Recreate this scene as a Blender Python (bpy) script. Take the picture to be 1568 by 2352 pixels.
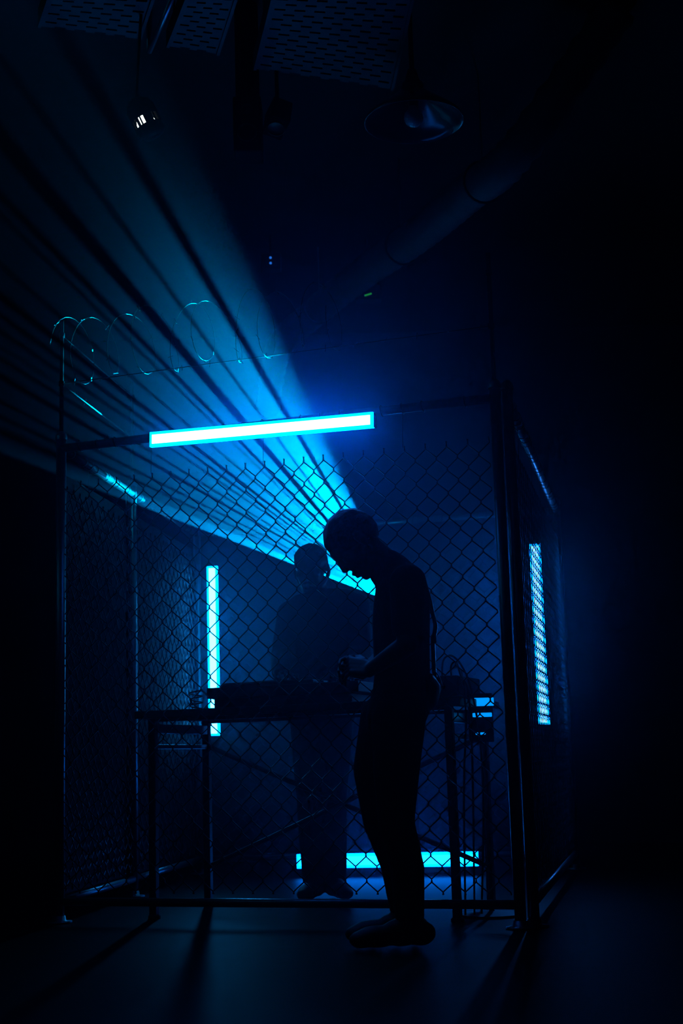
import bpy, bmesh, math, random
import numpy as np
from mathutils import Vector, Matrix, Euler

random.seed(7)
for o in list(bpy.data.objects):
    bpy.data.objects.remove(o, do_unlink=True)
SC = bpy.context.scene
COL = SC.collection

# ------------------------------------------------------------------ camera
CAM_Z = 0.62
PITCH = math.radians(9.93)
ROLL = math.radians(1.7)
FPX = 3266.0                       # focal length in pixels of the 1568 x 2352 frame
EYE = Vector((0, 0, CAM_Z))
_R0 = Vector((1, 0, 0))
_U0 = Vector((0, -math.sin(PITCH), math.cos(PITCH)))
FWD = Vector((0, math.cos(PITCH), math.sin(PITCH)))
RGT = _R0 * math.cos(ROLL) - _U0 * math.sin(ROLL)
UPV = _U0 * math.cos(ROLL) + _R0 * math.sin(ROLL)
cam_d = bpy.data.cameras.new('camera')
cam = bpy.data.objects.new('camera', cam_d)
COL.objects.link(cam)
m = Matrix((RGT, UPV, -FWD)).transposed().to_4x4()
m.translation = EYE
cam.matrix_world = m
cam_d.sensor_fit = 'VERTICAL'
cam_d.sensor_height = 36.0
cam_d.lens = 36.0 * FPX / 2352.0
cam_d.clip_start = 0.05
cam_d.clip_end = 60
cam_d.dof.use_dof = True
cam_d.dof.focus_distance = 5.6
cam_d.dof.aperture_fstop = 3.2
SC.camera = cam

# ------------------------------------------------------------------ world, exposure, light settings
w = bpy.data.worlds.new('world')
SC.world = w
w.use_nodes = True
w.node_tree.nodes['Background'].inputs['Color'].default_value = (0.0, 0.004, 0.012, 1)
w.node_tree.nodes['Background'].inputs['Strength'].default_value = 0.0
SC.view_settings.view_transform = 'Standard'
SC.view_settings.look = 'None'
SC.view_settings.gamma = 1.0
SC.view_settings.exposure = 0.0
SC.view_settings.use_curve_mapping = False
SC.cycles.use_denoising = True
SC.cycles.max_bounces = 4
SC.cycles.use_light_tree = False
SC.cycles.volume_bounces = 0
SC.cycles.volume_step_rate = 3.0
SC.cycles.adaptive_threshold = 0.04
SC.cycles.adaptive_min_samples = 20
SC.cycles.sample_clamp_indirect = 2.0

HAZE_DENSITY = 0.125
HAZE_ANISO = 0.78
HAZE_FLOOR = 0.0015                 # thin haze elsewhere in the room
HAZE_CENTER = (0.15, 7.1, 1.72)
HAZE_SIZE = (0.98, 2.45, 1.45)
HAZE_COLOR = (0.05, 0.62, 1.0)
# light given off by the diode strip and by the diffuser rim of each tube: top, the two uprights, floor
TUBE_TOP = ((1.7, 14.0, 85.0), (0.0, 2.6, 16.0))
TUBE_LEFT = ((0.65, 13.0, 40.0), (0.0, 3.0, 10.0))
TUBE_RIGHT = ((1.1, 9.0, 42.0), (0.0, 2.8, 12.0))
TUBE_FLOOR = ((0.02, 4.2, 24.0), (0.0, 1.6, 9.0))
BEAM_COLOR = (0.0, 0.5, 1.0)
BEAM_POWER = 19000.0


def at(px, py, Y):
    """The point at world depth Y that the photograph shows at pixel (px, py)."""
    d = FWD + RGT * ((px - 784.0) / FPX) - UPV * ((py - 1176.0) / FPX)
    return EYE + d * (Y / d.y)


def ray(px, py):
    return (FWD + RGT * ((px - 784.0) / FPX) - UPV * ((py - 1176.0) / FPX)).normalized()


def project(p):
    d = Vector(p) - EYE
    z = d.dot(FWD)
    return 784 + FPX * d.dot(RGT) / z, 1176 - FPX * d.dot(UPV) / z


# ------------------------------------------------------------------ materials
MATS = {}


def mat(name, color, rough=0.6, metal=0.0, vary=0.35, scale=30.0, bump=0.0, emit=None, spec=0.4):
    if name in MATS:
        return MATS[name]
    M = bpy.data.materials.new(name)
    M.use_nodes = True
    nt = M.node_tree
    b = nt.nodes['Principled BSDF']
    b.inputs['Roughness'].default_value = rough
    b.inputs['Metallic'].default_value = metal
    b.inputs['Specular IOR Level'].default_value = spec
    tc = nt.nodes.new('ShaderNodeTexCoord')
    no = nt.nodes.new('ShaderNodeTexNoise')
    no.inputs['Scale'].default_value = scale
    no.inputs['Detail'].default_value = 4
    nt.links.new(tc.outputs['Object'], no.inputs['Vector'])
    rp = nt.nodes.new('ShaderNodeMix')
    rp.data_type = 'RGBA'
    rp.inputs[6].default_value = tuple(c * (1 - vary) for c in color) + (1,)
    rp.inputs[7].default_value = tuple(min(1, c * (1 + vary)) for c in color) + (1,)
    nt.links.new(no.outputs['Fac'], rp.inputs[0])
    nt.links.new(rp.outputs[2], b.inputs['Base Color'])
    if bump:
        bp = nt.nodes.new('ShaderNodeBump')
        bp.inputs['Strength'].default_value = bump
        bp.inputs['Distance'].default_value = 0.01
        nt.links.new(no.outputs['Fac'], bp.inputs['Height'])
        nt.links.new(bp.outputs['Normal'], b.inputs['Normal'])
    MATS[name] = M
    return M


def emitter(name, color, strength=1.0):
    M = bpy.data.materials.new(name)
    M.use_nodes = True
    nt = M.node_tree
    nt.nodes.remove(nt.nodes['Principled BSDF'])
    e = nt.nodes.new('ShaderNodeEmission')
    e.inputs['Color'].default_value = tuple(color) + (1,)
    e.inputs['Strength'].default_value = strength
    nt.links.new(e.outputs[0], nt.nodes['Material Output'].inputs['Surface'])
    MATS[name] = M
    return M


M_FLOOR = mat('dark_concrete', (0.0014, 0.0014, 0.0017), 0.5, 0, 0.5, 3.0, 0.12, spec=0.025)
M_WALL = mat('black_painted_wall', (0.016, 0.017, 0.02), 0.85, 0, 0.4, 5.0, 0.3)
M_CEIL = mat('black_painted_ceiling', (0.006, 0.0065, 0.008), 0.9, 0, 0.4, 6.0, 0.3)
M_STEEL = mat('galvanised_steel', (0.17, 0.175, 0.19), 0.36, 0.9, 0.25, 60.0, 0.05)
M_WIRE = mat('dull_wire', (0.035, 0.036, 0.04), 0.35, 0.5, 0.3, 80.0)
M_BLACKM = mat('black_metal', (0.007, 0.007, 0.008), 0.55, 0.2, 0.3, 40.0, spec=0.2)
M_BLACKP = mat('black_plastic', (0.005, 0.005, 0.006), 0.5, 0, 0.3, 50.0, spec=0.2)
M_RUBBER = mat('black_rubber', (0.012, 0.012, 0.012), 0.7, 0, 0.3, 50.0)
M_WOOD = mat('dark_board', (0.03, 0.028, 0.026), 0.55, 0, 0.4, 12.0, 0.1)
M_SKIN = mat('skin', (0.045, 0.03, 0.024), 0.55, 0, 0.15, 25.0)
M_HAIR = mat('black_hair', (0.006, 0.006, 0.006), 0.7, 0, 0.4, 120.0, 0.5)
M_SHIRT = mat('black_cotton', (0.008, 0.008, 0.009), 0.95, 0, 0.3, 90.0, 0.3, spec=0.1)
M_JACKET = mat('dark_jacket', (0.014, 0.015, 0.018), 0.85, 0, 0.3, 70.0, 0.3, spec=0.15)
M_DENIM = mat('dark_trousers', (0.009, 0.009, 0.012), 0.9, 0, 0.3, 110.0, 0.3, spec=0.1)
M_SHOE = mat('dark_shoe', (0.012, 0.012, 0.013), 0.6, 0, 0.3, 60.0)
M_BAG = mat('dark_nylon', (0.012, 0.012, 0.014), 0.35, 0, 0.3, 90.0, 0.2)
M_ENAMEL = mat('dark_enamel', (0.02, 0.022, 0.03), 0.2, 0, 0.2, 20.0, spec=0.6)
M_DUCT = mat('grey_duct', (0.045, 0.047, 0.052), 0.7, 0.1, 0.3, 14.0, 0.2)
M_TRAY = mat('grey_steel_tray', (0.022, 0.024, 0.027), 0.7, 0.2, 0.3, 20.0)
M_FELT = mat('matt_black_paint', (0.003, 0.003, 0.0035), 0.9, 0, 0.3, 40.0, spec=0.03)
M_COIL = mat('tarnished_wire', (0.004, 0.004, 0.005), 0.35, 0.2, 0.3, 60.0, spec=0.15)
M_BULB = mat('frosted_bulb', (0.25, 0.26, 0.28), 0.12, 0, 0.1, 10.0, spec=0.8)
E_TUBE = {k: (emitter(k + '_tube_diode_light', v[0]), emitter(k + '_tube_diffuser_light', v[1])) for k, v in (('top', TUBE_TOP), ('left', TUBE_LEFT), ('right', TUBE_RIGHT), ('floor', TUBE_FLOOR))}
E_WHITE = emitter('white_lamp_light', (1.0, 1.0, 0.9), 3.0)
E_PANEL = emitter('panel_light', (0.0, 0.30, 1.0), 1.1)
E_GREEN = emitter('green_indicator', (0.02, 0.5, 0.08), 0.35)
E_BLUE = emitter('blue_indicator', (0.02, 0.2, 1.0), 0.8)


# ------------------------------------------------------------------ mesh helpers
class MB:
    def __init__(s):
        s.v = []
        s.f = []

    def add(s, verts, faces):
        n = len(s.v)
        s.v += [tuple(v) for v in verts]
        s.f += [tuple(i + n for i in f) for f in faces]
        return s

    def box(s, c, size, ax=None):
        """Box centred at c; ax: three unit axes."""
        c = Vector(c)
        if ax is None:
            ax = (Vector((1, 0, 0)), Vector((0, 1, 0)), Vector((0, 0, 1)))
        vs = []
        for sx in (-1, 1):
            for sy in (-1, 1):
                for sz in (-1, 1):
                    vs.append(c + ax[0] * (sx * size[0] / 2) + ax[1] * (sy * size[1] / 2) + ax[2] * (sz * size[2] / 2))
        return s.add(vs, [(0, 1, 3, 2), (4, 6, 7, 5), (0, 4, 5, 1), (2, 3, 7, 6), (0, 2, 6, 4), (1, 5, 7, 3)])

    def bevel_box(s, c, size, ax=None, b=0.004):
        c = Vector(c)
        if ax is None:
            ax = (Vector((1, 0, 0)), Vector((0, 1, 0)), Vector((0, 0, 1)))
        bm = bmesh.new()
        bmesh.ops.create_cube(bm, size=1.0)
        for v in bm.verts:
            v.co = Vector((v.co.x * size[0], v.co.y * size[1], v.co.z * size[2]))
        bmesh.ops.bevel(bm, geom=list(bm.edges), offset=b, segments=2, affect='EDGES', profile=0.5)
        bm.verts.index_update()
        vs = [c + ax[0] * v.co.x + ax[1] * v.co.y + ax[2] * v.co.z for v in bm.verts]
        fs = [[v.index for v in f.verts] for f in bm.faces]
        bm.free()
        return s.add(vs, fs)

    def tube(s, pts, r, n=8, closed=False, caps=True):
        pts = [Vector(p) for p in pts]
        rr = r if isinstance(r, (list, tuple)) else [r] * len(pts)
        vs, fs = [], []
        prev = None
        N = len(pts)
        for i, p in enumerate(pts):
            if closed:
                t = (pts[(i + 1) % N] - pts[i - 1])
            else:
                t = pts[min(i + 1, N - 1)] - pts[max(i - 1, 0)]
            t = t.normalized() if t.length > 1e-9 else Vector((0, 0, 1))
            if prev is None:
                a = Vector((0, 0, 1)) if abs(t.z) < 0.9 else Vector((1, 0, 0))
                u = t.cross(a).normalized()
            else:
                u = (prev - t * prev.dot(t))
                u = u.normalized() if u.length > 1e-6 else t.orthogonal().normalized()
            prev = u
            v = t.cross(u)
            for k in range(n):
                an = 2 * math.pi * k / n
                vs.append(p + (u * math.cos(an) + v * math.sin(an)) * rr[i])
        for i in range(N if closed else N - 1):
            for k in range(n):
                a = i * n + k
                b = i * n + (k + 1) % n
                j = ((i + 1) % N) * n
                fs.append((a, b, j + (k + 1) % n, j + k))
        if caps and not closed:
            fs.append(tuple(range(n - 1, -1, -1)))
            fs.append(tuple(range((N - 1) * n, N * n)))
        return s.add(vs, fs)

    def lathe(s, c, prof, n=32, ax=None):
        c = Vector(c)
        if ax is None:
            ax = (Vector((1, 0, 0)), Vector((0, 1, 0)), Vector((0, 0, 1)))
        vs, fs = [], []
        for (r, z) in prof:
            for k in range(n):
                an = 2 * math.pi * k / n
                vs.append(c + ax[0] * (r * math.cos(an)) + ax[1] * (r * math.sin(an)) + ax[2] * z)
        for i in range(len(prof) - 1):
            for k in range(n):
                fs.append((i * n + k, i * n + (k + 1) % n, (i + 1) * n + (k + 1) % n, (i + 1) * n + k))
        return s.add(vs, fs)

    def build(s, name, material, parent=None, smooth=False, **props):
        me = bpy.data.meshes.new(name)
        me.from_pydata(s.v, [], s.f)
        me.update()
        return link(name, me, material, parent, smooth, **props)


def link(name, me, material, parent=None, smooth=False, **props):
    if material is not None and not me.materials:
        me.materials.append(material)
    if smooth:
        me.polygons.foreach_set('use_smooth', [True] * len(me.polygons))
    o = bpy.data.objects.new(name, me)
    COL.objects.link(o)
    if parent is not None:
        o.parent = parent
        o.matrix_parent_inverse = Matrix.Translation(-parent.location) if parent.type == 'EMPTY' else Matrix()
    for k, v in props.items():
        o[k] = v
    return o


def tag(o, label, cat, group=None, kind=None):
    o['label'] = label
    o['category'] = cat
    if group:
        o['group'] = group
    if kind:
        o['kind'] = kind
    return o


def thing(name, label, cat, loc=(0, 0, 0), group=None):
    o = bpy.data.objects.new(name, None)
    o.empty_display_size = 0.1
    COL.objects.link(o)
    o.location = loc
    return tag(o, label, cat, group)


def struct(name, mb, material, label):
    o = mb.build(name, material)
    o['kind'] = 'structure'
    o['label'] = label
    return o


X, Yx, Z = Vector((1, 0, 0)), Vector((0, 1, 0)), Vector((0, 0, 1))

# ------------------------------------------------------------------ the room
RX0, RX1, RY0, RY1, RH = -2.9, 3.0, -1.6, 10.2, 3.75
T = 0.12
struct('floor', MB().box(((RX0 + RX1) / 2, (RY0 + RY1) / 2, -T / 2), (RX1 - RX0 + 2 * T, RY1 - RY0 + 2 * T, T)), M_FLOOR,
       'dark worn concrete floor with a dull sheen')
struct('ceiling', MB().box(((RX0 + RX1) / 2, (RY0 + RY1) / 2, RH + T / 2), (RX1 - RX0 + 2 * T, RY1 - RY0 + 2 * T, T)), M_CEIL,
       'black painted ceiling high above the cage')
struct('wall_left', MB().box((RX0 - T / 2, (RY0 + RY1) / 2, RH / 2), (T, RY1 - RY0, RH)), M_WALL, 'black wall beside the gate panel')
struct('wall_right', MB().box((RX1 + T / 2, (RY0 + RY1) / 2, RH / 2), (T, RY1 - RY0, RH)), M_WALL, 'black wall beyond the corner post')
struct('wall_back', MB().box(((RX0 + RX1) / 2, RY1 + T / 2, RH / 2), (RX1 - RX0 + 2 * T, T, RH)), M_WALL, 'black wall behind the cage')
struct('wall_front', MB().box(((RX0 + RX1) / 2, RY0 - T / 2, RH / 2), (RX1 - RX0 + 2 * T, T, RH)), M_WALL, 'black wall behind the viewer')

# ------------------------------------------------------------------ haze that fills the room
hz = MB().box(((RX0 + RX1) / 2, (RY0 + RY1) / 2, RH / 2), (RX1 - RX0 - 0.02, RY1 - RY0 - 0.02, RH - 0.02))
MH = bpy.data.materials.new('haze')
MH.use_nodes = True
nt = MH.node_tree
nt.nodes.remove(nt.nodes['Principled BSDF'])
vs_ = nt.nodes.new('ShaderNodeVolumeScatter')
vs_.inputs['Color'].default_value = HAZE_COLOR + (1,)
vs_.inputs['Density'].default_value = HAZE_DENSITY
vs_.inputs['Anisotropy'].default_value = HAZE_ANISO
# denser inside the cage, where the fog machine works, thinning out into the room
hc = nt.nodes.new('ShaderNodeTexCoord')
hm = nt.nodes.new('ShaderNodeMapping')
hm.vector_type = 'TEXTURE'
hm.inputs['Location'].default_value = HAZE_CENTER
hm.inputs['Scale'].default_value = HAZE_SIZE
nt.links.new(hc.outputs['Object'], hm.inputs['Vector'])
hd = nt.nodes.new('ShaderNodeVectorMath')
hd.operation = 'DOT_PRODUCT'
nt.links.new(hm.outputs[0], hd.inputs[0])
nt.links.new(hm.outputs[0], hd.inputs[1])


def hmath(op, a, b):
    q = nt.nodes.new('ShaderNodeMath')
    q.operation = op
    for i, v in enumerate((a, b)):
        if isinstance(v, (int, float)):
            q.inputs[i].default_value = v
        else:
            nt.links.new(v, q.inputs[i])
    return q.outputs[0]


he = hmath('POWER', 2.71828, hmath('MULTIPLY', hmath('POWER', hd.outputs['Value'], 1.6), -1.0))
nt.links.new(hmath('ADD', hmath('MULTIPLY', he, HAZE_DENSITY), HAZE_FLOOR), vs_.inputs['Density'])
nt.links.new(vs_.outputs[0], nt.nodes['Material Output'].inputs['Volume'])
haze = hz.build('haze', MH)
tag(haze, 'thin fog machine haze filling the whole dark room', 'haze', kind='stuff')

# ------------------------------------------------------------------ the chain-link cage
TOPZ = 1.99                       # top rail
MESH_Z0, MESH_Z1 = 0.10, 1.86     # wire mesh


def flat(p, z=0.0):
    return Vector((p.x, p.y, z))


FR = flat(at(1170, 1600, 5.36))               # corner beside the viewer's right
_f410 = flat(at(410, 1400, 5.83))
FDIR = (_f410 - FR).normalized()              # runs from the corner post to the gate side
FL = FR + FDIR * ((flat(at(138, 1500, 6.02)) - FR).dot(FDIR))
LM = flat(at(305, 1500, 7.10))
BL = flat(at(455, 1500, 8.45))
BR = flat(at(1290, 1400, 8.0))

DW = None


def s_of(px, py):
    """Distance along the front fence of the point seen at this pixel."""
    d = ray(px, py)
    n = FDIR.cross(Z)
    t = (FR - EYE).dot(n) / d.dot(n)
    return (EYE + d * t - FR).dot(FDIR), (EYE + d * t).z


sA, zA = s_of(308, 1097)
sB, zB = s_of(652, 1066)
DW = (sA - sB) / 8.0              # width of a diamond
DH = DW * 1.10                    # height of a diamond
MESH_Z1 = (zA + zB) / 2
WR = 0.0026


def wire_mesh(flip, z0, z1, name, WR=WR):
    """One zigzag strand: x from 0 to DW/2, alternating front and back of the fence plane."""
    hw = DW / 2
    hh = DH / 2
    n = int((z1 - z0) / hh)
    pts = []
    k0 = 0
    zt = z1
    pts.append((hw / 2 + (0.004 if flip else -0.004), 0, zt + 0.016))
    for k in range(n + 1):
        z = zt - k * hh
        at_right = (k % 2 == 1) != flip
        xx = hw + 0.0012 if at_right else -0.0012
        y0 = WR * 1.1 if at_right else -WR * 1.1
        if k == 0:
            pts[0] = (xx + (-0.003 if at_right else 0.003), 0, zt + 0.017)
        pts.append((xx, -y0, z + 0.0045))
        pts.append((xx, y0, z - 0.0045))
    mb = MB().tube(pts, WR, 5)
    me = bpy.data.meshes.new(name)
    me.from_pydata(mb.v, [], mb.f)
    me.materials.append(M_WIRE)
    me.polygons.foreach_set('use_smooth', [True] * len(me.polygons))
    return me


W_A = wire_mesh(False, MESH_Z0, MESH_Z1, 'wire')
W_B = wire_mesh(True, MESH_Z0, MESH_Z1, 'wire')
W_THIN = (wire_mesh(False, MESH_Z0, MESH_Z1, 'wire', 0.0020), wire_mesh(True, MESH_Z0, MESH_Z1, 'wire', 0.0020))


def fence(name, label, p0, p1, s_ref=0.0, posts=(True, True), mid=(), z_top=TOPZ, group='chain-link sides of the cage', extra_post=None, rails=(True, True), rail_mat=None, wires=None):
    d = (p1 - p0)
    L = d.length
    d = d / L
    nrm = d.cross(Z)
    root = thing(name, label, 'fence', p0, group)
    if rails[0]:
        MB().tube([p0 + Z * z_top, p1 + Z * z_top], 0.019, 12).build('top_rail', rail_mat or M_STEEL, root, True)
    if rails[1]:
        MB().tube([p0 + Z * 0.085, p1 + Z * 0.085], 0.017, 12).build('bottom_rail', M_STEEL, root, True)
    ps = []
    if posts[0]:
        ps.append(p0)
    if posts[1]:
        ps.append(p1)
    ps += [p0 + d * q for q in mid]
    if extra_post is not None:
        ps.append(extra_post)
    for p in ps:
        po = MB().tube([p, p + Z * (z_top + 0.05)], 0.0215, 14).build('post', M_STEEL, root, True)
        MB().lathe(p + Z * (z_top + 0.05), [(0.025, -0.012), (0.026, 0.0), (0.022, 0.014), (0.012, 0.024), (0.0005, 0.028)], 14).build('post_cap', M_STEEL, po, True)
        MB().lathe(p, [(0.001, 0.0), (0.055, 0.0), (0.055, 0.008), (0.03, 0.010), (0.026, 0.03), (0.022, 0.03)], 14).build('base_plate', M_STEEL, po, True)
    # mesh strands, each its own piece
    first = s_ref % (DW) if s_ref else 0.0
    x = first - DW
    i = 0
    rot = Matrix((d, nrm * -1, Z)).transposed().to_4x4()
    while x < L:
        if x > 0.012 and x + DW / 2 < L - 0.012:
            o = bpy.data.objects.new('wire', (wires or (W_A, W_B))[i % 2])
            COL.objects.link(o)
            o.parent = root
            mm = rot.copy()
            mm.translation = d * x
            o.matrix_local = mm
        x += DW / 2
        i += 1
    # a straight wire threaded near the top of the mesh, tied to the rail
    if rails[0]:
        k = 0
        sx = 0.12
        while sx < L - 0.05:
            c = p0 + d * sx + Z * z_top
            ring = [c + (nrm * math.cos(a) + Z * math.sin(a)) * 0.0225 + d * (0.004 * math.sin(a)) for a in [2 * math.pi * q / 10 for q in range(10)]]
            mb = MB().tube(ring, 0.0022, 5, closed=True)
            if k % 5 == 2:
                mb.tube([c - Z * 0.0225, c - Z * (z_top - MESH_Z1 - 0.01) + d * 0.004], 0.0012, 5)
            mb.build('tie_wire', M_WIRE, root, True)
            sx += DW * (1.0 if k % 3 else 2.0)
            k += 1
    return root


front = fence('chain_link_fence', 'wide front chain-link fence, between the two people, with free wire ends along its top', FR, FL, s_ref=sA,
              extra_post=FR + Vector((0.052, 0.03, 0)))
side_r = fence('chain_link_fence', 'steeply receding chain-link fence covering the tube light beyond the double corner post', FR + Vector((0.052, 0.03, 0)), BR, posts=(False, True), wires=W_THIN)
side_l1 = fence('chain_link_fence', 'narrow gate-wide chain-link panel with a beam-lit top rail, beside the bare wall', FL, LM, posts=(False, True), rail_mat=M_COIL)
side_l2 = fence('chain_link_fence', 'chain-link panel with lit glints just beside the table-end tube light', LM, BL, posts=(False, True), rail_mat=M_COIL)
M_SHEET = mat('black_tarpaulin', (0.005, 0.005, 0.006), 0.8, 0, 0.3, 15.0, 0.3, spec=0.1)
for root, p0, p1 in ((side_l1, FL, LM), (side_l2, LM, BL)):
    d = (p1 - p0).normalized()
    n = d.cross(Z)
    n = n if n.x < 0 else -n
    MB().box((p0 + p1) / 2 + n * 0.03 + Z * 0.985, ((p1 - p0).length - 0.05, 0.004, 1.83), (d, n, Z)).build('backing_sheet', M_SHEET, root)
back = fence('chain_link_fence', 'rear chain-link fence that carries the two upright tube lights', BL, BR, posts=(False, False))


def strand(name, label, p0, p1, r=0.0022, barbs=True, cat='wire', group=None, step=0.13):
    root = thing(name, label, cat, p0, group)
    MB().tube([p0, p1], r, 6).build('strand', M_WIRE, root, True)
    if barbs:
        d = (p1 - p0)
        L = d.length
        d = d / L
        mb = None
        s = step / 2
        while s < L:
            c = p0 + d * s
            a = random.random() * 3
            e = (d.orthogonal().normalized())
            f = d.cross(e)
            v = e * math.cos(a) + f * math.sin(a)
            mb = MB()
            mb.tube([c - v * 0.014 - d * 0.004, c - v * 0.004, c + v * 0.004, c + v * 0.014 + d * 0.004], 0.0014, 5)
            mb.build('barb', M_WIRE, root)
            s += step
    return root


# ------------------------------------------------------------------ tube lights
def led_tube(label, p0, p1, face, wdt=0.062, dep=0.034, group='blue tube lights on the cage', which='left'):
    p0, p1 = Vector(p0), Vector(p1)
    d = p1 - p0
    L = d.length
    d /= L
    n = (face - d * face.dot(d)).normalized()
    u = d.cross(n)
    c = (p0 + p1) / 2
    ax = (d, u, n)
    root = thing('tube_light', label, 'light', c, group)
    MB().bevel_box(c - n * dep * 0.30, (L, wdt * 0.94, dep * 0.5), ax, 0.003).build('housing', M_BLACKM, root)
    df = MB().box(c + n * dep * 0.22, (L - 0.004, wdt, dep * 0.56), ax).build('diffuser', E_TUBE[which][1], root)
    MB().box(c + n * dep * 0.42, (L - 0.026, wdt * 0.62, dep * 0.26), ax).build('diode_strip', E_TUBE[which][0], df)
    for s in (-1, 1):
        MB().bevel_box(c + d * s * (L / 2 + 0.0015) - n * 0.004, (0.006, wdt * 0.96, dep * 0.86), ax, 0.002).build('end_cap', M_BLACKP, root)
        MB().bevel_box(c + d * s * L * 0.36 - n * (dep * 0.72), (0.03, wdt * 0.7, dep * 0.35), ax, 0.003).build('bracket', M_BLACKM, root)
    return root


TOF = Vector((0, -0.055, 0))


def front_pt(px, py, off=0.0):
    d = ray(px, py)
    n = FDIR.cross(Z)
    n = n if n.y < 0 else -n
    t = (FR + n * off - EYE).dot(n) / d.dot(n)
    return EYE + d * t


NF = FDIR.cross(Z)
NF = NF if NF.y < 0 else -NF      # out of the cage, to the viewer
led_tube('bright tube light hung level above everything, along the top rail of the cage front', front_pt(347, 1011.5, 0.05), front_pt(860, 965.5, 0.05), NF, which='top')
bdir = (BR - BL).normalized()
NB = bdir.cross(Z)
NB = NB if NB.y < 0 else -NB


def back_pt(px, py, off=0.06):
    d = ray(px, py)
    t = (BL + NB * off - EYE).dot(NB) / d.dot(NB)
    return EYE + d * t


pl = back_pt(491, 1495)
zt, zb = back_pt(485.5, 1301).z, back_pt(496, 1690).z
led_tube('upright tube light rising behind the table end with the DJ case', Vector((pl.x, pl.y, zb)), Vector((pl.x, pl.y, zt)), NB)
pr = back_pt(1239, 1458)
zt, zb = back_pt(1225, 1250).z, back_pt(1252, 1665).z
led_tube('upright tube light seen through the steep side mesh, next to the corner post', Vector((pr.x, pr.y, zb)), Vector((pr.x, pr.y, zt)), NB, which='right')
pb = back_pt(888, 1977, 0.30)
pb.z = 0.085
hl = 0.5
led_tube('tube light lying on the floor, behind the legs', pb - bdir * hl, pb + bdir * hl, NB, wdt=0.075, which='floor')

# ------------------------------------------------------------------ the beam projector
APEX = at(915, 1388, 8.0)
TOWARD = (EYE - APEX).normalized()


def img_dir(px, py):
    """Unit vector, square to the line of sight, towards the pixel."""
    r = ray(px, py)
    u = r - TOWARD * r.dot(TOWARD)
    a = -TOWARD
    u = r - a * r.dot(a)
    return u.normalized()


E1 = img_dir(300, 900)
E2 = TOWARD.cross(E1).normalized()


def ang(px, py):
    u = img_dir(px, py)
    return math.atan2(u.dot(E2), u.dot(E1))


def bdirn(a, beta):
    return (E1 * math.cos(a) + E2 * math.sin(a)) * math.cos(beta) + TOWARD * math.sin(beta)


a_low = ang(500, 1230)
a_hi = ang(638, 940)
a_out = ang(556, 560)
sg = 1 if a_hi > a_low else -1
B_LOW, B_HIGH = math.radians(36), math.radians(60)     # tilt towards the room at the low and at the high end of the fan


def beta(a):
    t = min(1.25, max(-0.3, (a - a_low) / (a_hi - a_low)))
    return B_LOW + (B_HIGH - B_LOW) * t


AX = bdirn((a_low + a_hi) / 2, beta((a_low + a_hi) / 2))
GD = 0.15
G1 = (E1 - AX * E1.dot(AX)).normalized()
G2 = AX.cross(G1)
# dark streaks: pixel on the streak, width in pixels there
STREAKS = [((510, 700), 20), ((415, 700), 9), ((328, 700), 28), ((245, 700), 17), ((212, 700), 7), ((160, 745), 7), ((200, 835), 13), ((215, 880), 10),
           ((270, 945), 6), ((285, 1000), 5), ((290, 1030), 9), ((300, 1075), 5), ((330, 1112), 5)]
px_apex = project(APEX)
bars = []
for (p, wd) in STREAKS:
    r = math.hypot(p[0] - px_apex[0], p[1] - px_apex[1])
    bars.append((ang(*p), wd / r / 2))


def blocked(a):
    return any(abs(a - c) < h for c, h in bars)


def half_open(a):
    """Opening of the added mask (in beam tilt) at fan angle a, 0..1."""
    t = (a - a_low) * sg
    top = (a_hi - a_low) * sg
    out = (a_out - a_low) * sg
    if t < 0 or t > out:
        return 0.0
    v = 1.0
    if t > top:
        v = ((out - t) / (out - top)) ** 0.9 * 0.8
    if t < math.radians(2.2):
        v = 2.3
    return v


proj = thing('beam_projector', 'beam projector on a stand behind the bag-wearing person, throwing a striped fan of light', 'projector', APEX)
NA = 900
span = abs(a_out - a_low)
a0, a1 = a_low - sg * 0.75, a_out + sg * 0.75
B0, B1 = math.radians(-8), math.radians(87)
DB = math.radians(4.2)


def gob(a, b):
    v = bdirn(a, b)
    q = v / max(0.15, v.dot(AX)) * GD
    return APEX + q


mx = 0
for aa in (a_low, a_out, a_hi):
    for b in (beta(aa) - 2.3 * DB, beta(aa) + 2.3 * DB):
        mx = max(mx, math.acos(max(-1, min(1, bdirn(aa, b).dot(AX)))))
CONE = mx + math.radians(1.0)
mb = MB()
cells = []
for i in range(NA):
    aa = a0 + (a1 - a0) * (i + 0.5) / NA
    h = 0.0 if blocked(aa) else half_open(aa)
    cells.append(round(h, 2))
i = 0
while i < NA:
    j = i
    while j < NA and cells[j] == cells[i] and j - i < 12:
        j += 1
    aa, ab = a0 + (a1 - a0) * i / NA, a0 + (a1 - a0) * j / NA
    h = cells[i] * DB
    if h <= 0:
        bl = [(B0, B1)]
    else:
        bm_ = beta((aa + ab) / 2)
        bl = [(B0, bm_ - h), (bm_ + h, B1)]
    for (ba, bb) in bl:
        nb = 14
        for q in range(nb):
            x0 = ba + (bb - ba) * q / nb
            x1 = ba + (bb - ba) * (q + 1) / nb
            if min(bdirn(p_, q_).angle(AX) for p_ in (aa, ab) for q_ in (x0, x1)) > CONE + math.radians(2.5):
                continue                    # the cone of light does not reach this far out
            mb.add([gob(aa, x0), gob(ab, x0), gob(ab, x1), gob(aa, x1)], [(0, 1, 2, 3)])
    i = j
mb.build('added_stripe_mask', M_BLACKM, proj)  # unseen plate added to cut the dark streaks and soft edge into the beam
MB().bevel_box(APEX - AX * 0.13, (0.16, 0.14, 0.2), (G1, G2, AX), 0.01).build('housing', M_BLACKM, proj)
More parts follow.
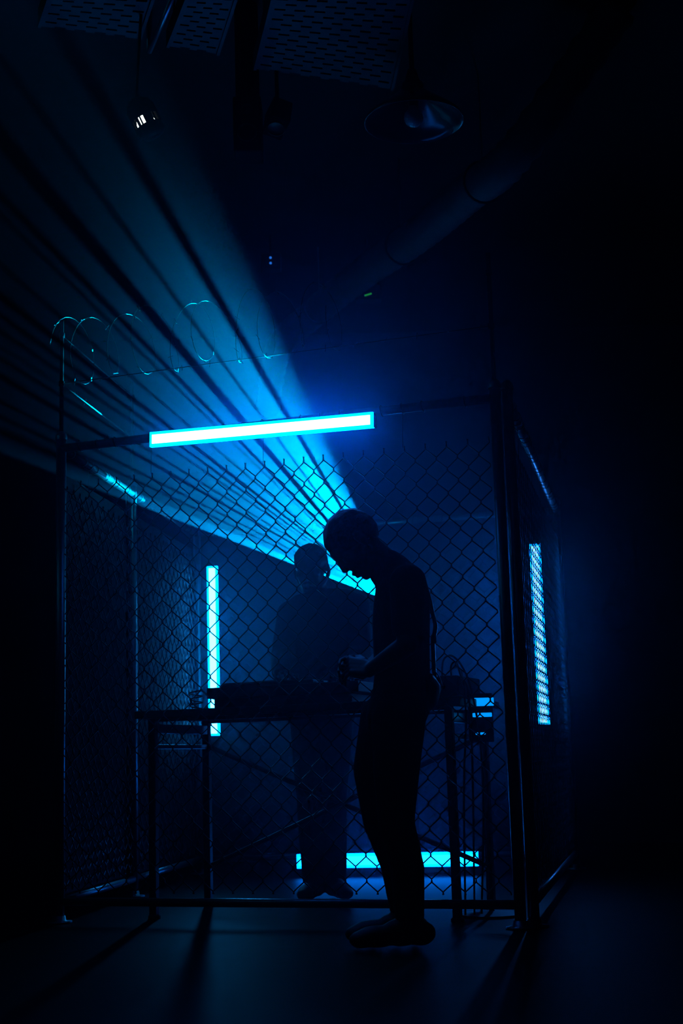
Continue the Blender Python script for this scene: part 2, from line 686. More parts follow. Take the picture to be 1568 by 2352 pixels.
for s in (-1, 1):
    MB().tube([APEX - AX * 0.1 + G1 * s * 0.09, APEX - AX * 0.1 + G1 * s * 0.09 - Z * 0.2], 0.008, 8).build('yoke_arm', M_BLACKM, proj)
MB().tube([APEX - AX * 0.1 - Z * 0.2, flat(APEX - AX * 0.1, 0.0)], 0.018, 10).build('stand_pole', M_BLACKM, proj)
MB().lathe(flat(APEX - AX * 0.1, 0.0), [(0.001, 0.0), (0.17, 0.0), (0.17, 0.012), (0.02, 0.02), (0.02, 0.05)], 20).build('stand_base', M_BLACKM, proj)
MB().tube([APEX - AX * 0.1 + G1 * -0.09 - Z * 0.2, APEX - AX * 0.1 + G1 * 0.09 - Z * 0.2], 0.008, 8).build('yoke_bar', M_BLACKM, proj)
ld = bpy.data.lights.new('projector_lamp', 'SPOT')
ld.energy = BEAM_POWER
ld.color = BEAM_COLOR
ld.shadow_soft_size = 0.0007
ld.spot_size = 2 * CONE
ld.spot_blend = 0.0
lo = bpy.data.objects.new('projector_lamp', ld)
COL.objects.link(lo)
lo.parent = proj
mm = Matrix((G1, G2, -AX)).transposed()
if mm.determinant() < 0:
    mm = Matrix((-G1, G2, -AX)).transposed()
lo.rotation_euler = mm.to_euler()

# ------------------------------------------------------------------ people
_ico = bmesh.new()
bmesh.ops.create_icosphere(_ico, subdivisions=2, radius=1.0)
_ico.verts.index_update()
ICO_V = np.array([v.co[:] for v in _ico.verts])
ICO_F = np.array([[v.index for v in f.verts] for f in _ico.faces])
_ico.free()


class Blob:
    """Collects rounded solids; remesh() grows one continuous skin over them."""

    def __init__(s):
        s.V, s.F, s.n = [], [], 0

    def ell(s, c, r, ax=None, grow=0.0):
        if not isinstance(r, (tuple, list)):
            r = (r, r, r)
        A = np.eye(3) if ax is None else np.array([list(a) for a in ax])
        s.V.append((ICO_V * (np.array(r) + grow)) @ A + np.array(list(c)))
        s.F.append(ICO_F + s.n)
        s.n += len(ICO_V)
        return s

    def limb(s, a, b, ra, rb, grow=0.0):
        a, b = Vector(a), Vector(b)
        L = (b - a).length
        n = max(2, int(L / (0.45 * min(ra, rb))) + 1)
        for i in range(n + 1):
            t = i / n
            s.ell(a.lerp(b, t), ra + (rb - ra) * t, grow=grow)
        return s

    def chain(s, pts, grow=0.0):
        for (a, ra), (b, rb) in zip(pts[:-1], pts[1:]):
            s.limb(a, b, ra, rb, grow)
        return s

    def stack(s, ells, grow=0.0, ax=None, n=5):
        """Ellipsoids joined by interpolation: list of (centre, (rx, ry, rz))."""
        for (c0, r0), (c1, r1) in zip(ells[:-1], ells[1:]):
            for i in range(n + 1):
                t = i / n
                s.ell(Vector(c0).lerp(Vector(c1), t), tuple(p + (q - p) * t for p, q in zip(r0, r1)), ax, grow)
        return s

    def remesh(s, name, material, voxel, parent=None, smooth=6):
        me = bpy.data.meshes.new(name + '_rough')
        V = np.concatenate(s.V)
        F = np.concatenate(s.F)
        me.from_pydata(V.tolist(), [], F.tolist())
        o = bpy.data.objects.new(name + '_rough', me)
        COL.objects.link(o)
        md = o.modifiers.new('r', 'REMESH')
        md.mode = 'VOXEL'
        md.voxel_size = voxel
        md.use_smooth_shade = True
        sm = o.modifiers.new('s', 'SMOOTH')
        sm.factor = 0.5
        sm.iterations = smooth
        dg = bpy.context.evaluated_depsgraph_get()
        out = bpy.data.meshes.new_from_object(o.evaluated_get(dg))
        out.name = name
        out.materials.clear()
        bpy.data.objects.remove(o)
        bpy.data.meshes.remove(me)
        return link(name, out, material, parent, True)


HU = 0.00155    # one head unit in metres


def head(B, c, f, u, wide=1.0, sc=1.0):
    """A head with face: c = middle of the skull, f = where the face looks, u = crown direction."""
    f, u = Vector(f).normalized(), Vector(u).normalized()
    u = (u - f * u.dot(f)).normalized()
    sd = f.cross(u)
    ax = (f, sd, u)
    k = HU * sc

    def P(x, z, y=0.0):
        return Vector(c) + f * (x * k) + sd * (y * k * wide) + u * (z * k)

    def E(x, z, y, rx, ry, rz):
        B.ell(P(x, z, y), (rx * k, ry * k * wide, rz * k), ax)

    E(-3, 4, 0, 63, 50, 58)
    E(-22, -8, 0, 44, 47, 46)
    E(30, -4, 0, 35, 38, 32)
    E(20, -38, 0, 42, 37, 48)
    E(30, -62, 0, 27, 27, 30)
    E(46, -4, 0, 18, 30, 9)         # brow
    for y in (-1, 1):
        E(40, -28, y * 24, 17, 13, 12)     # cheekbones
        E(47, -16, y * 17, 10, 10, 7)      # closed lids
        E(-6, -24, y * 51, 13, 5, 20)      # ears
        E(-3, -38, y * 50, 7, 5, 10)
        B.limb(P(2, -52, y * 36), P(38, -84, y * 10), 12 * k, 11 * k)
        E(55, -44, y * 8, 6, 6, 6)         # nostrils
    B.limb(P(59, -10), P(66, -38), 5.5 * k, 8.5 * k)     # nose
    E(58, -59, 0, 9, 15, 5)
    E(56, -70, 0, 9, 13, 5.5)
    E(45, -84, 0, 12, 15, 11)
    return ax, P, E, k


def hair_cap(B, P, k, ax, wide=1.0, grow=4):
    def E(x, z, y, rx, ry, rz):
        B.ell(P(x, z, y), (rx * k, ry * k * wide, rz * k), ax)
    E(-5, 7, 0, 63 + grow, 50 + grow, 57 + grow)
    E(-24, -8, 0, 44 + grow, 47 + grow, 46 + grow)


def hand(B, wrist, out, down, side, s=1.0, curl=0.9):
    """Palm and five curled fingers. out = along the palm, down = where the palm faces, side = towards the thumb."""
    o, d, t = Vector(out).normalized(), Vector(down).normalized(), Vector(side).normalized()
    w = Vector(wrist)
    for q in (-0.030, -0.010, 0.010, 0.028):
        B.limb(w + o * 0.01 + t * q * 0.7, w + o * 0.085 + t * q, 0.016 * s, 0.013 * s)
    for q, L in ((0.035, 0.88), (0.012, 1.0), (-0.012, 0.93), (-0.034, 0.74)):
        p = w + o * 0.088 + t * q
        a = 0.35
        r = 0.0079 * s
        for seg, ln in enumerate((0.042, 0.027, 0.022)):
            a += curl * (0.55 if seg else 0.25)
            dirn = o * math.cos(a) + d * math.sin(a)
            p2 = p + dirn * ln * L
            B.limb(p, p2, r, r * 0.92)
            p, r = p2, r * 0.92
    p = w + o * 0.028 + t * 0.034
    q1 = p + (o * 0.55 + t * 0.75 + d * 0.35).normalized() * 0.042
    q2 = q1 + (o * 0.9 + t * 0.1 + d * 0.45).normalized() * 0.03
    B.chain([(p - t * 0.012, 0.015), (p, 0.014), (q1, 0.0108), (q2, 0.0092)])


def shoe(B, ankle, toe_dir, L=0.27):
    a = flat(Vector(ankle))
    d = flat(Vector(toe_dir)).normalized()
    sd = d.cross(Z)
    ax = (d, sd, Z)
    B.ell(a - d * 0.035 + Z * 0.045, (0.055, 0.040, 0.044), ax)
    B.ell(a + d * 0.03 + Z * 0.05, (0.075, 0.042, 0.048), ax)
    B.ell(a + d * 0.11 + Z * 0.04, (0.085, 0.047, 0.038), ax)
    B.ell(a + d * 0.165 + Z * 0.032, (0.045, 0.042, 0.030), ax)
    B.limb(a + Z * 0.06, a + Z * 0.105, 0.046, 0.044)


def make_person(label, build, mats, pos):
    body = Blob()
    parts = {}
    build(body, parts)
    o = body.remesh('person', M_SKIN, 0.0045, None, 4)
    tag(o, label, 'person')
    for nm, (bl, ma, vx) in parts.items():
        bl.remesh(nm, ma, vx, o)
    return o


# --- the person in front of the fence: side on, head bowed, a bag on the back
YA = 5.02


def PA(px, py, dy=0.0):
    """Pixel in the plane YA, then pushed straight back by dy."""
    p = at(px, py, YA)
    return Vector((p.x, p.y + dy, p.z))


def build_a(B, parts):
    ax, P, E, k = head(B, PA(803, 1235), (-0.64, -0.05, -0.77), (-0.77, 0.0, 0.64), 1.0)
    hair = Blob()
    hair_cap(hair, P, k, ax, 1.0, 2.5)
    parts['hair'] = (hair, M_HAIR, 0.006)
    neck = [(PA(838, 1258), 0.058), (PA(868, 1285), 0.060), (PA(905, 1322), 0.070)]
    B.chain(neck)
    torso = [(PA(928, 1338), (0.070, 0.13, 0.060)), (PA(922, 1378), (0.092, 0.165, 0.085)), (PA(920, 1430), (0.095, 0.160, 0.095)), (PA(921, 1490), (0.092, 0.148, 0.095)),
             (PA(923, 1545), (0.090, 0.145, 0.095)), (PA(922, 1605), (0.098, 0.160, 0.095)), (PA(908, 1645), (0.095, 0.155, 0.085))]
    B.stack(torso)
    arms = []
    for (sy, shp, elp, wrp, hnp) in ((-1, (932, 1352), (930, 1492), (852, 1540), (800, 1530)), (1, (918, 1352), (898, 1490), (838, 1538), (796, 1528))):
        sh, el = PA(shp[0], shp[1], sy * 0.165), PA(elp[0], elp[1], sy * 0.205)
        wr = PA(wrp[0], wrp[1], sy * 0.085)
        c = [(sh, 0.055), (sh.lerp(el, 0.5), 0.047), (el, 0.038), (el.lerp(wr, 0.3), 0.037), (wr, 0.026)]
        B.chain(c)
        hn = PA(hnp[0], hnp[1], sy * 0.03)
        hand(B, wr, hn - wr, (0.2, -sy * 0.5, -1.0), (0, -sy * 0.6, 0.8))
        arms.append(c)
    legs = []
    for (sy, hp, md, kn, cf, an) in ((-1, (914, 1650), (908, 1765), (908, 1886), (933, 1990), (938, 2100)), (1, (888, 1650), (864, 1765), (874, 1884), (914, 1990), (928, 2085))):
        dy = sy * 0.085
        c = [(PA(hp[0], hp[1], dy), 0.088), (PA(md[0], md[1], dy), 0.074), (PA(kn[0], kn[1], dy), 0.054), (PA(cf[0], cf[1], dy), 0.050), (PA(an[0], an[1], dy), 0.036)]
        B.chain(c)
        legs.append(c)
    shirt = Blob()
    shirt.stack(torso[:6], 0.012)
    shirt.chain([(PA(888, 1305), 0.062), (PA(905, 1322), 0.070)], 0.010)
    for c in arms:
        shirt.chain(c[:2] + [(c[1][0].lerp(c[2][0], 0.4), 0.046)], 0.013)
    parts['shirt'] = (shirt, M_SHIRT, 0.009)
    tr = Blob()
    tr.stack(torso[5:], 0.013)
    for c in legs:
        tr.chain(c[:-1] + [(c[-1][0], 0.042)], 0.011)
    parts['trousers'] = (tr, M_DENIM, 0.009)
    sh = Blob()
    for c in legs:
        an = c[-1][0]
        B.limb(an, flat(an, 0.07), 0.036, 0.036)
        B.limb(flat(an, 0.055), flat(an + Vector((-0.13, -0.02, 0)), 0.035), 0.036, 0.026)
        shoe(sh, an, (-1, -0.12, 0))
    parts['shoes'] = (sh, M_SHOE, 0.008)


person_a = make_person('person in dark clothes standing in front of the fence, head bowed in profile', build_a, None, None)

# the bag worn on that person's back
bag = thing('shoulder_bag', 'dark bag with a loose strap behind the hip of the bowed person', 'bag', PA(985, 1600))
bb = Blob()
bb.stack([(PA(973, 1557, 0.02), (0.040, 0.115, 0.022)), (PA(984, 1582, 0.02), (0.046, 0.135, 0.036)), (PA(978, 1610, 0.02), (0.045, 0.13, 0.036)), (PA(955, 1634, 0.02), (0.036, 0.11, 0.028))])
bo = bb.remesh('pouch', M_BAG, 0.008, None, 3)
bo.parent = bag
bo.matrix_parent_inverse = Matrix.Translation(-bag.location)


def ribbon(pts, wid, th, across):
    mb = MB()
    vs, fs = [], []
    ac = Vector(across).normalized()
    for i, p in enumerate(pts):
        t = (pts[min(i + 1, len(pts) - 1)] - pts[max(i - 1, 0)]).normalized()
        n = t.cross(ac).normalized()
        for a, b in ((-1, -1), (1, -1), (1, 1), (-1, 1)):
            vs.append(p + ac * (a * wid / 2) + n * (b * th / 2))
    for i in range(len(pts) - 1):
        for k_ in range(4):
            a = i * 4 + k_
            b = i * 4 + (k_ + 1) % 4
            fs.append((a, b, b + 4, a + 4))
    fs += [(3, 2, 1, 0), tuple(range(len(vs) - 4, len(vs)))]
    return mb.add(vs, fs)


def smooth_pts(pts, n=6):
    out = []
    P_ = [pts[0]] + list(pts) + [pts[-1]]
    for i in range(1, len(P_) - 2):
        p0, p1, p2, p3 = P_[i - 1], P_[i], P_[i + 1], P_[i + 2]
        for q in range(n):
            t = q / n
            out.append(0.5 * ((2 * p1) + (p2 - p0) * t + (2 * p0 - 5 * p1 + 4 * p2 - p3) * t * t + (3 * p1 - p0 - 3 * p2 + p3) * t ** 3))
    out.append(pts[-1])
    return out


sp = smooth_pts([PA(950, 1297, 0.10), PA(975, 1325, 0.09), PA(989, 1370, 0.08), PA(996, 1405, 0.07), PA(1002, 1432, 0.06), PA(1000, 1452, 0.06), PA(996, 1466, 0.05), PA(997, 1500, 0.05), PA(998, 1535, 0.04), PA(1000, 1556, 0.03)])
ribbon(sp, 0.045, 0.014, (0.1, 1, 0)).build('strap', M_BAG, bag, True)
MB().bevel_box(PA(997, 1466, 0.05), (0.018, 0.055, 0.03), None, 0.003).build('buckle', M_BLACKP, bag)
MB().tube(smooth_pts([PA(996, 1540, 0.0), PA(1005, 1550, 0.0), PA(1011, 1562, 0.0), PA(1014.5, 1575, 0.0)]), 0.0028, 7).build('piping', M_STEEL, bag, True)

# --- the person behind the table, facing the viewer
YB = 6.78


def PB(px, py, dy=0.0):
    p = at(px, py, YB)
    return Vector((p.x, p.y + dy, p.z))


def build_b(B, parts):
    ax, P, E, k = head(B, PB(713, 1295, 0.0), (-0.25, -0.93, -0.25), (-0.08, -0.25, 0.95), 1.06, 1.0)
    hair = Blob()

    def H(x, z, y, rx, ry, rz):
        hair.ell(P(x, z, y), (rx * k, ry * k * 1.06, rz * k), ax)
    H(-8, 12, 0, 62, 52, 53)
    H(-26, -6, 0, 44, 49, 46)
    parts['hair'] = (hair, M_HAIR, 0.006)
    B.chain([(PB(722, 1335, 0.03), 0.055), (PB(730, 1375, 0.03), 0.058), (PB(735, 1400, 0.02), 0.075)])
    torso = [(PB(738, 1398), (0.155, 0.085, 0.045)), (PB(738, 1440), (0.165, 0.105, 0.085)), (PB(738, 1500), (0.155, 0.105, 0.095)), (PB(738, 1570), (0.145, 0.105, 0.095)), (PB(738, 1640), (0.155, 0.115, 0.085))]
    B.stack(torso)
    B.limb(PB(735, 1385), PB(690, 1392), 0.055, 0.05)
    B.limb(PB(735, 1380), PB(795, 1382), 0.055, 0.05)
    arms = []
    for (shp, elp, wrp, sx) in (((668, 1412), (650, 1512), (652, 1556), -1), ((818, 1396), (826, 1505), (800, 1552), 1)):
        sh, el, wr = PB(*shp), PB(elp[0], elp[1], -0.10), PB(wrp[0], wrp[1], -0.30)
        c = [(sh, 0.056), (sh.lerp(el, 0.5), 0.048), (el, 0.040), (el.lerp(wr, 0.3), 0.038), (wr, 0.027)]
        B.chain(c)
        hand(B, wr, (-0.1 * sx, -1, 0.02), (0, 0, -1), (-sx, 0, 0), 1.0, 0.5)
        arms.append(c)
    legs = []
    for (hp, kn, an) in (((712, 1650), (712, 1840), (722, 2012)), ((765, 1650), (765, 1840), (768, 2012))):
        c = [(PB(*hp), 0.088), (PB(*hp).lerp(PB(*kn), 0.5), 0.073), (PB(*kn), 0.054), (PB(*kn).lerp(PB(*an), 0.35), 0.053), (PB(*an), 0.037)]
        B.chain(c)
        legs.append(c)
    jk = Blob()
    jk.stack(torso, 0.018)
    jk.limb(PB(735, 1388), PB(690, 1395), 0.055, 0.05, 0.016)
    jk.limb(PB(735, 1383), PB(795, 1384), 0.055, 0.05, 0.016)
    for c in arms:
        jk.chain(c[:-1] + [(c[3][0].lerp(c[4][0], 0.85), 0.030)], 0.016)
    for i in range(14):                       # raised collar
        a = 2 * math.pi * i / 14
        jk.ell(PB(733, 1372, 0.02) + Vector((math.cos(a) * 0.085, math.sin(a) * 0.075, 0.012 * math.cos(a + 0.4))), (0.032, 0.032, 0.030))
    parts['jacket'] = (jk, M_JACKET, 0.009)
    tr = Blob()
    tr.stack(torso[3:], 0.010)
    for c in legs:
        tr.chain(c[:-1] + [(c[-1][0], 0.048)], 0.013)
    parts['trousers'] = (tr, M_DENIM, 0.009)
    sh = Blob()
    for c, tx in zip(legs, (-0.25, 0.3)):
        an = c[-1][0]
        B.limb(an, flat(an, 0.07), 0.037, 0.036)
        B.limb(flat(an, 0.055), flat(an + Vector((tx * 0.12, -0.12, 0)), 0.035), 0.036, 0.026)
        shoe(sh, an, (tx, -1, 0))
    parts['shoes'] = (sh, M_SHOE, 0.008)


person_b = make_person('person in a dark jacket behind the table and mesh, facing the viewer', build_b, None, None)

# ------------------------------------------------------------------ the table with its equipment
TZ = 0.852
TFL = flat(at(329, 1640, 6.06))
TDR = -FDIR                                    # along the table, away from the gate side
TIN = -NF                                      # from its front edge into the cage
TL, TDP = 1.36, 0.58
tax = (TDR, TIN, Z)


def TP(x, y, z=0.0):
    return TFL + TDR * x + TIN * y + Z * z


table = thing('trestle_table', 'long dark table with cross braces standing behind the front mesh', 'table', TP(TL / 2, TDP / 2))
MB().bevel_box(TP(TL / 2, TDP / 2, TZ - 0.016), (TL + 0.06, TDP + 0.05, 0.032), tax, 0.004).build('tabletop', M_WOOD, table)
for (x, y) in ((0.03, 0.03), (0.03, TDP - 0.03), (TL - 0.03, 0.03), (TL - 0.03, TDP - 0.03)):
    lg = MB().bevel_box(TP(x, y, (TZ - 0.032) / 2 + 0.008), (0.032, 0.032, TZ - 0.048), tax, 0.003).build('leg', M_BLACKM, table)
    MB().lathe(TP(x, y, 0.0), [(0.001, 0), (0.026, 0), (0.026, 0.012), (0.02, 0.018), (0.001, 0.018)], 12).build('rubber_foot', M_RUBBER, lg)
for x in (0.03, TL - 0.03):
    MB().bevel_box(TP(x, TDP / 2, TZ - 0.075), (0.025, TDP - 0.09, 0.04), tax, 0.002).build('apron', M_STEEL, table)
    MB().bevel_box(TP(x, TDP / 2, TZ - 0.15), (0.02, TDP - 0.09, 0.02), tax, 0.002).build('stretcher', M_STEEL, table)
for y in (0.03, TDP - 0.03):
    MB().bevel_box(TP(TL / 2, y, TZ - 0.039), (TL - 0.09, 0.022, 0.014), tax, 0.002).build('apron', M_BLACKM, table)
MB().tube([TP(0.04, TDP - 0.03, TZ - 0.15), TP(TL - 0.04, TDP - 0.03, 0.17)], 0.011, 8).build('brace', M_BLACKM, table)
MB().tube([TP(0.04, TDP - 0.055, 0.17), TP(TL - 0.04, TDP - 0.055, TZ - 0.15)], 0.011, 8).build('brace', M_BLACKM, table)

dj = thing('mixing_case', 'stepped black mixing case standing on the table, near the upright tube light', 'mixer', TP(0.55, 0.25, TZ))
x0 = 0.262
MB().bevel_box(TP(x0 + 0.02 + 0.31, 0.27, TZ + 0.021), (0.62, 0.34, 0.042), tax, 0.004).build('base', M_BLACKP, dj)
MB().bevel_box(TP(x0 + 0.34, 0.27, TZ + 0.065), (0.68, 0.40, 0.046), tax, 0.004).build('body', M_BLACKP, dj)
tp = MB().bevel_box(TP(x0 + 0.045 + 0.20, 0.29, TZ + 0.098), (0.42, 0.30, 0.022), tax, 0.006).build('raised_deck', M_BLACKP, dj)
MB().lathe(TP(x0 + 0.22, 0.29, TZ + 0.108), [(0.001, 0.006), (0.10, 0.006), (0.105, 0.003), (0.105, 0.0)], 32).build('jog_wheel', M_BLACKM, tp, True)
for i in range(5):
    kb = MB().lathe(TP(x0 + 0.47 + 0.04 * i, 0.2, TZ + 0.088), [(0.012, 0), (0.011, 0.014), (0.001, 0.015)], 12).build('knob', M_BLACKP, dj)
    MB().box(TP(x0 + 0.47 + 0.04 * i, 0.32, TZ + 0.0895), (0.012, 0.05, 0.004), tax).build('fader', M_BLACKP, dj)

mx_ = thing('amplifier', 'low black amplifier box at the cabled end of the table', 'amplifier', TP(1.20, 0.25, TZ))
MB().bevel_box(TP(1.20, 0.28, TZ + 0.05), (0.30, 0.34, 0.084), tax, 0.005).build('case', M_BLACKP, mx_)
for (a, b) in ((-0.11, 0.14), (0.11, 0.14), (-0.11, 0.42), (0.11, 0.42)):
    MB().lathe(TP(1.20 + a, b, TZ), [(0.001, 0), (0.014, 0), (0.014, 0.009), (0.001, 0.009)], 10).build('foot', M_RUBBER, mx_)
for i in range(4):
    MB().lathe(TP(1.10 + 0.06 * i, 0.11, TZ + 0.05), [(0.001, 0.016), (0.014, 0.015), (0.016, 0.0)], 14, (TDR, Z, -TIN)).build('knob', M_BLACKM, mx_)


def cable(label, pts, r=0.0042, n=8):
    mb = MB().tube(smooth_pts([Vector(p) for p in pts], n), r, 7)
    o = mb.build('cable', M_RUBBER, None, True)
    tag(o, label, 'cable', 'cables on the table')
    return o


a_ = TZ + 0.10
cable('black cable arching high over the amplifier and down the table end', [TP(1.20, 0.40, a_ - 0.01), TP(1.22, 0.36, a_ + 0.07), TP(1.29, 0.25, a_ + 0.08), TP(1.37, 0.12, a_ + 0.02), TP(1.42, 0.05, a_ - 0.08), TP(1.45, 0.03, a_ - 0.27), TP(1.45, 0.03, 0.40), TP(1.42, 0.05, 0.03)])
cable('black cable with the tightest loop above the amplifier', [TP(1.26, 0.34, a_ - 0.01), TP(1.27, 0.30, a_ + 0.04), TP(1.32, 0.20, a_ + 0.05), TP(1.37, 0.08, a_ - 0.01), TP(1.41, 0.04, a_ - 0.09), TP(1.415, 0.03, 0.60), TP(1.40, 0.02, 0.03)])
cable('black cable dropping straight from the amplifier past the lit panel', [TP(1.32, 0.28, a_ - 0.02), TP(1.335, 0.22, a_ + 0.02), TP(1.37, 0.10, a_ - 0.02), TP(1.395, 0.03, a_ - 0.09), TP(1.40, 0.02, a_ - 0.2), TP(1.38, 0.02, 0.50), TP(1.37, 0.0, 0.03)])
cable('thin black cable coiled flat beside the mixing case', [TP(0.15 + 0.028 * math.cos(t * 1.05), 0.20 + 0.03 * math.sin(t * 1.05), TZ + 0.006 + 0.0045 * t) for t in range(0, 20)] + [TP(0.22, 0.22, TZ + 0.05), TP(0.27, 0.26, TZ + 0.03)], 0.0030, 4)

# a small lit panel lamp behind the table end
q0, q1 = at(1084, 1640, 5.80), at(1135, 1640, 5.80)
pc = (q0 + q1) / 2
panel = thing('panel_lamp', 'small blue panel lamp with three lit slots, half hidden by cables', 'light', flat(pc))
z1_, z2_, z3_ = at(1110, 1612, 5.80).z, at(1105, 1642, 5.80).z, at(1100, 1685, 5.80).z
pax = (X, Yx, Z)
MB().bevel_box(Vector((pc.x - 0.01, pc.y + 0.02, (z1_ + z3_) / 2)), (0.10, 0.03, z1_ - z3_ + 0.07), pax, 0.004).build('case', M_BLACKM, panel)
for zc, wd, hh, ox in ((z1_, 0.082, 0.033, 0.004), (z2_, 0.078, 0.017, -0.004), (z3_, 0.040, 0.009, -0.014)):
    MB().bevel_box(Vector((pc.x + ox, pc.y + 0.003, zc)), (wd, 0.008, hh), pax, 0.003).build('lit_slot', E_PANEL, panel)
MB().tube([Vector((pc.x, pc.y + 0.02, 0.012)), Vector((pc.x, pc.y + 0.02, z3_ - 0.035))], 0.010, 8).build('pole', M_BLACKM, panel)
MB().lathe(flat(pc + Vector((0, 0.02, 0))), [(0.001, 0), (0.13, 0), (0.13, 0.01), (0.012, 0.02)], 18).build('base', M_BLACKM, panel)

# ------------------------------------------------------------------ wire above the cage
def coil(label, p0, p1, r, turns):
    d = p1 - p0
    L = d.length
    d = d / L
    n = d.cross(Z)
    pts = []
    N = turns * 28
    for i in range(N + 1):
        t = i / N
        a = 2 * math.pi * turns * t
        rr = r * (1 + 0.12 * math.sin(i * 0.37))
        pts.append(p0 + d * (L * t + 0.03 * math.sin(a * 0.5 + 1)) + (n * math.cos(a) + Z * math.sin(a)) * rr)
    mb = MB().tube(pts, 0.0014, 6)
    root = thing('wire_coil', label, 'wire', p0)
    mb.build('coil', M_COIL, root, True)
    for i in range(3, N, 5):
        p = pts[i]
        a = random.random() * 6.28
        v = (n * math.cos(a) + Z * math.sin(a)) * 0.012 + d * 0.006
        MB().tube([p - v, p + v], 0.0014, 4).build('barb', M_COIL, root)
    return root


arm_tops = []
for (p, lab) in ((FL, 'upright steel arm on the post at the gate corner'), (LM, 'upright steel arm on the post inside the gate panel'), (FR, 'upright steel arm on the double corner post')):
    ar = thing('extension_arm', lab, 'arm', p + Z * (TOPZ + 0.075), 'arms that carry the wire')
    MB().tube([p + Z * (TOPZ + 0.072), p + Z * 2.58], 0.009, 8).build('bar', M_FELT, ar, True)
    MB().tube([p + Z * 2.27, p + Z * 2.29], 0.013, 8).build('clamp', M_FELT, ar, True)
    MB().tube([p + Z * 2.49, p + Z * 2.51], 0.013, 8).build('clamp', M_FELT, ar, True)
strand('barbed_strand', 'barbed strand stretched above the front of the cage', FL + Z * 2.28, FR + Z * 2.28, group='barbed strands above the cage')
strand('barbed_strand', 'lower barbed strand above the gate panel', FL + Z * 2.28, LM + Z * 2.28, 0.003, group='barbed strands above the cage')
strand('barbed_strand', 'upper barbed strand above the gate panel', FL + Z * 2.50, LM + Z * 2.50, 0.003, group='barbed strands above the cage')
coil('springy coil of barbed wire lying along the strand above the front', FL + Z * 2.42, FL.lerp(FR, 0.68) + Z * 2.42, 0.135, 9)

# ------------------------------------------------------------------ things under the ceiling
# pendant lamp
pd = at(950, 275, 5.35)
pendant = thing('pendant_lamp', 'unlit dome pendant lamp with a round bulb hanging from the ceiling', 'lamp', Vector((pd.x, pd.y, RH)))
pz = pd.z
prof = [(0.030, 0.135), (0.045, 0.125), (0.060, 0.105), (0.095, 0.075), (0.150, 0.035), (0.185, 0.008), (0.197, -0.012), (0.200, -0.012), (0.190, 0.010), (0.153, 0.040), (0.098, 0.081), (0.062, 0.111), (0.030, 0.140)]
MB().lathe((pd.x, pd.y, pz), prof, 48).build('shade', M_ENAMEL, pendant, True)
MB().lathe((pd.x, pd.y, pz), [(0.001, 0.215), (0.018, 0.213), (0.024, 0.19), (0.03, 0.165), (0.045, 0.15), (0.045, 0.12), (0.022, 0.10), (0.020, 0.055), (0.001, 0.05)], 24).build('socket', M_BLACKP, pendant, True)
MB().lathe((pd.x, pd.y, pz), [(0.016, 0.06), (0.022, 0.045), (0.038, 0.022), (0.040, 0.004), (0.032, -0.016), (0.016, -0.028), (0.001, -0.031)], 24).build('bulb', M_BULB, pendant, True)
MB().tube([(pd.x, pd.y, pz + 0.21), (pd.x, pd.y, RH - 0.02)], 0.010, 8).build('rod', M_BLACKP, pendant)
MB().lathe((pd.x, pd.y, RH), [(0.001, 0.0), (0.05, 0.0), (0.045, -0.03), (0.001, -0.035)], 20).build('ceiling_rose', M_BLACKP, pendant, True)

# slotted lantern that shows a white bulb
lp = at(338, 283, 4.9)
lan = thing('slotted_lantern', 'black slotted lantern hanging high, white light shining through its slits', 'lamp', Vector((lp.x, lp.y, RH)))
tilt = Euler((math.radians(4), math.radians(-24), 0)).to_matrix()
lax = (tilt @ X, tilt @ Yx, tilt @ Z)
R_ = 0.051
SLITS = (204, 223, 243, 257, 303, 317, 328, 340)
for i in range(60):
    deg = 6 * i + 3
    if any(abs(deg - q) < 4.6 for q in SLITS):
        continue
    a = math.radians(deg)
    t_ = lax[0] * -math.sin(a) + lax[1] * math.cos(a)
    r_ = lax[0] * math.cos(a) + lax[1] * math.sin(a)
    MB().box(Vector(lp) + r_ * R_, (R_ * math.radians(6.3), 0.003, 0.036), (t_, r_, lax[2])).build('slat', M_FELT, lan)
MB().lathe(lp, [(0.001, 0.10), (0.025, 0.098), (0.046, 0.08), (0.054, 0.06), (0.054, 0.016), (0.0495, 0.016), (0.0495, 0.058)], 32, lax).build('hood', M_FELT, lan, True)
MB().lathe(lp, [(0.0495, -0.016), (0.054, -0.016), (0.053, -0.04), (0.042, -0.052), (0.001, -0.054), (0.001, -0.050), (0.042, -0.048), (0.0495, -0.038), (0.0495, -0.016)], 32, lax).build('pan', M_FELT, lan, True)
MB().lathe(Vector(lp) + lax[0] * -0.004, [(0.001, -0.038), (0.026, -0.028), (0.037, 0.0), (0.026, 0.028), (0.001, 0.038)], 16, lax).build('bulb', E_WHITE, lan, True)
MB().tube([Vector(lp) + lax[2] * 0.098, Vector((lp.x, lp.y, RH - 0.01))], 0.006, 8).build('cord', M_BLACKP, lan)

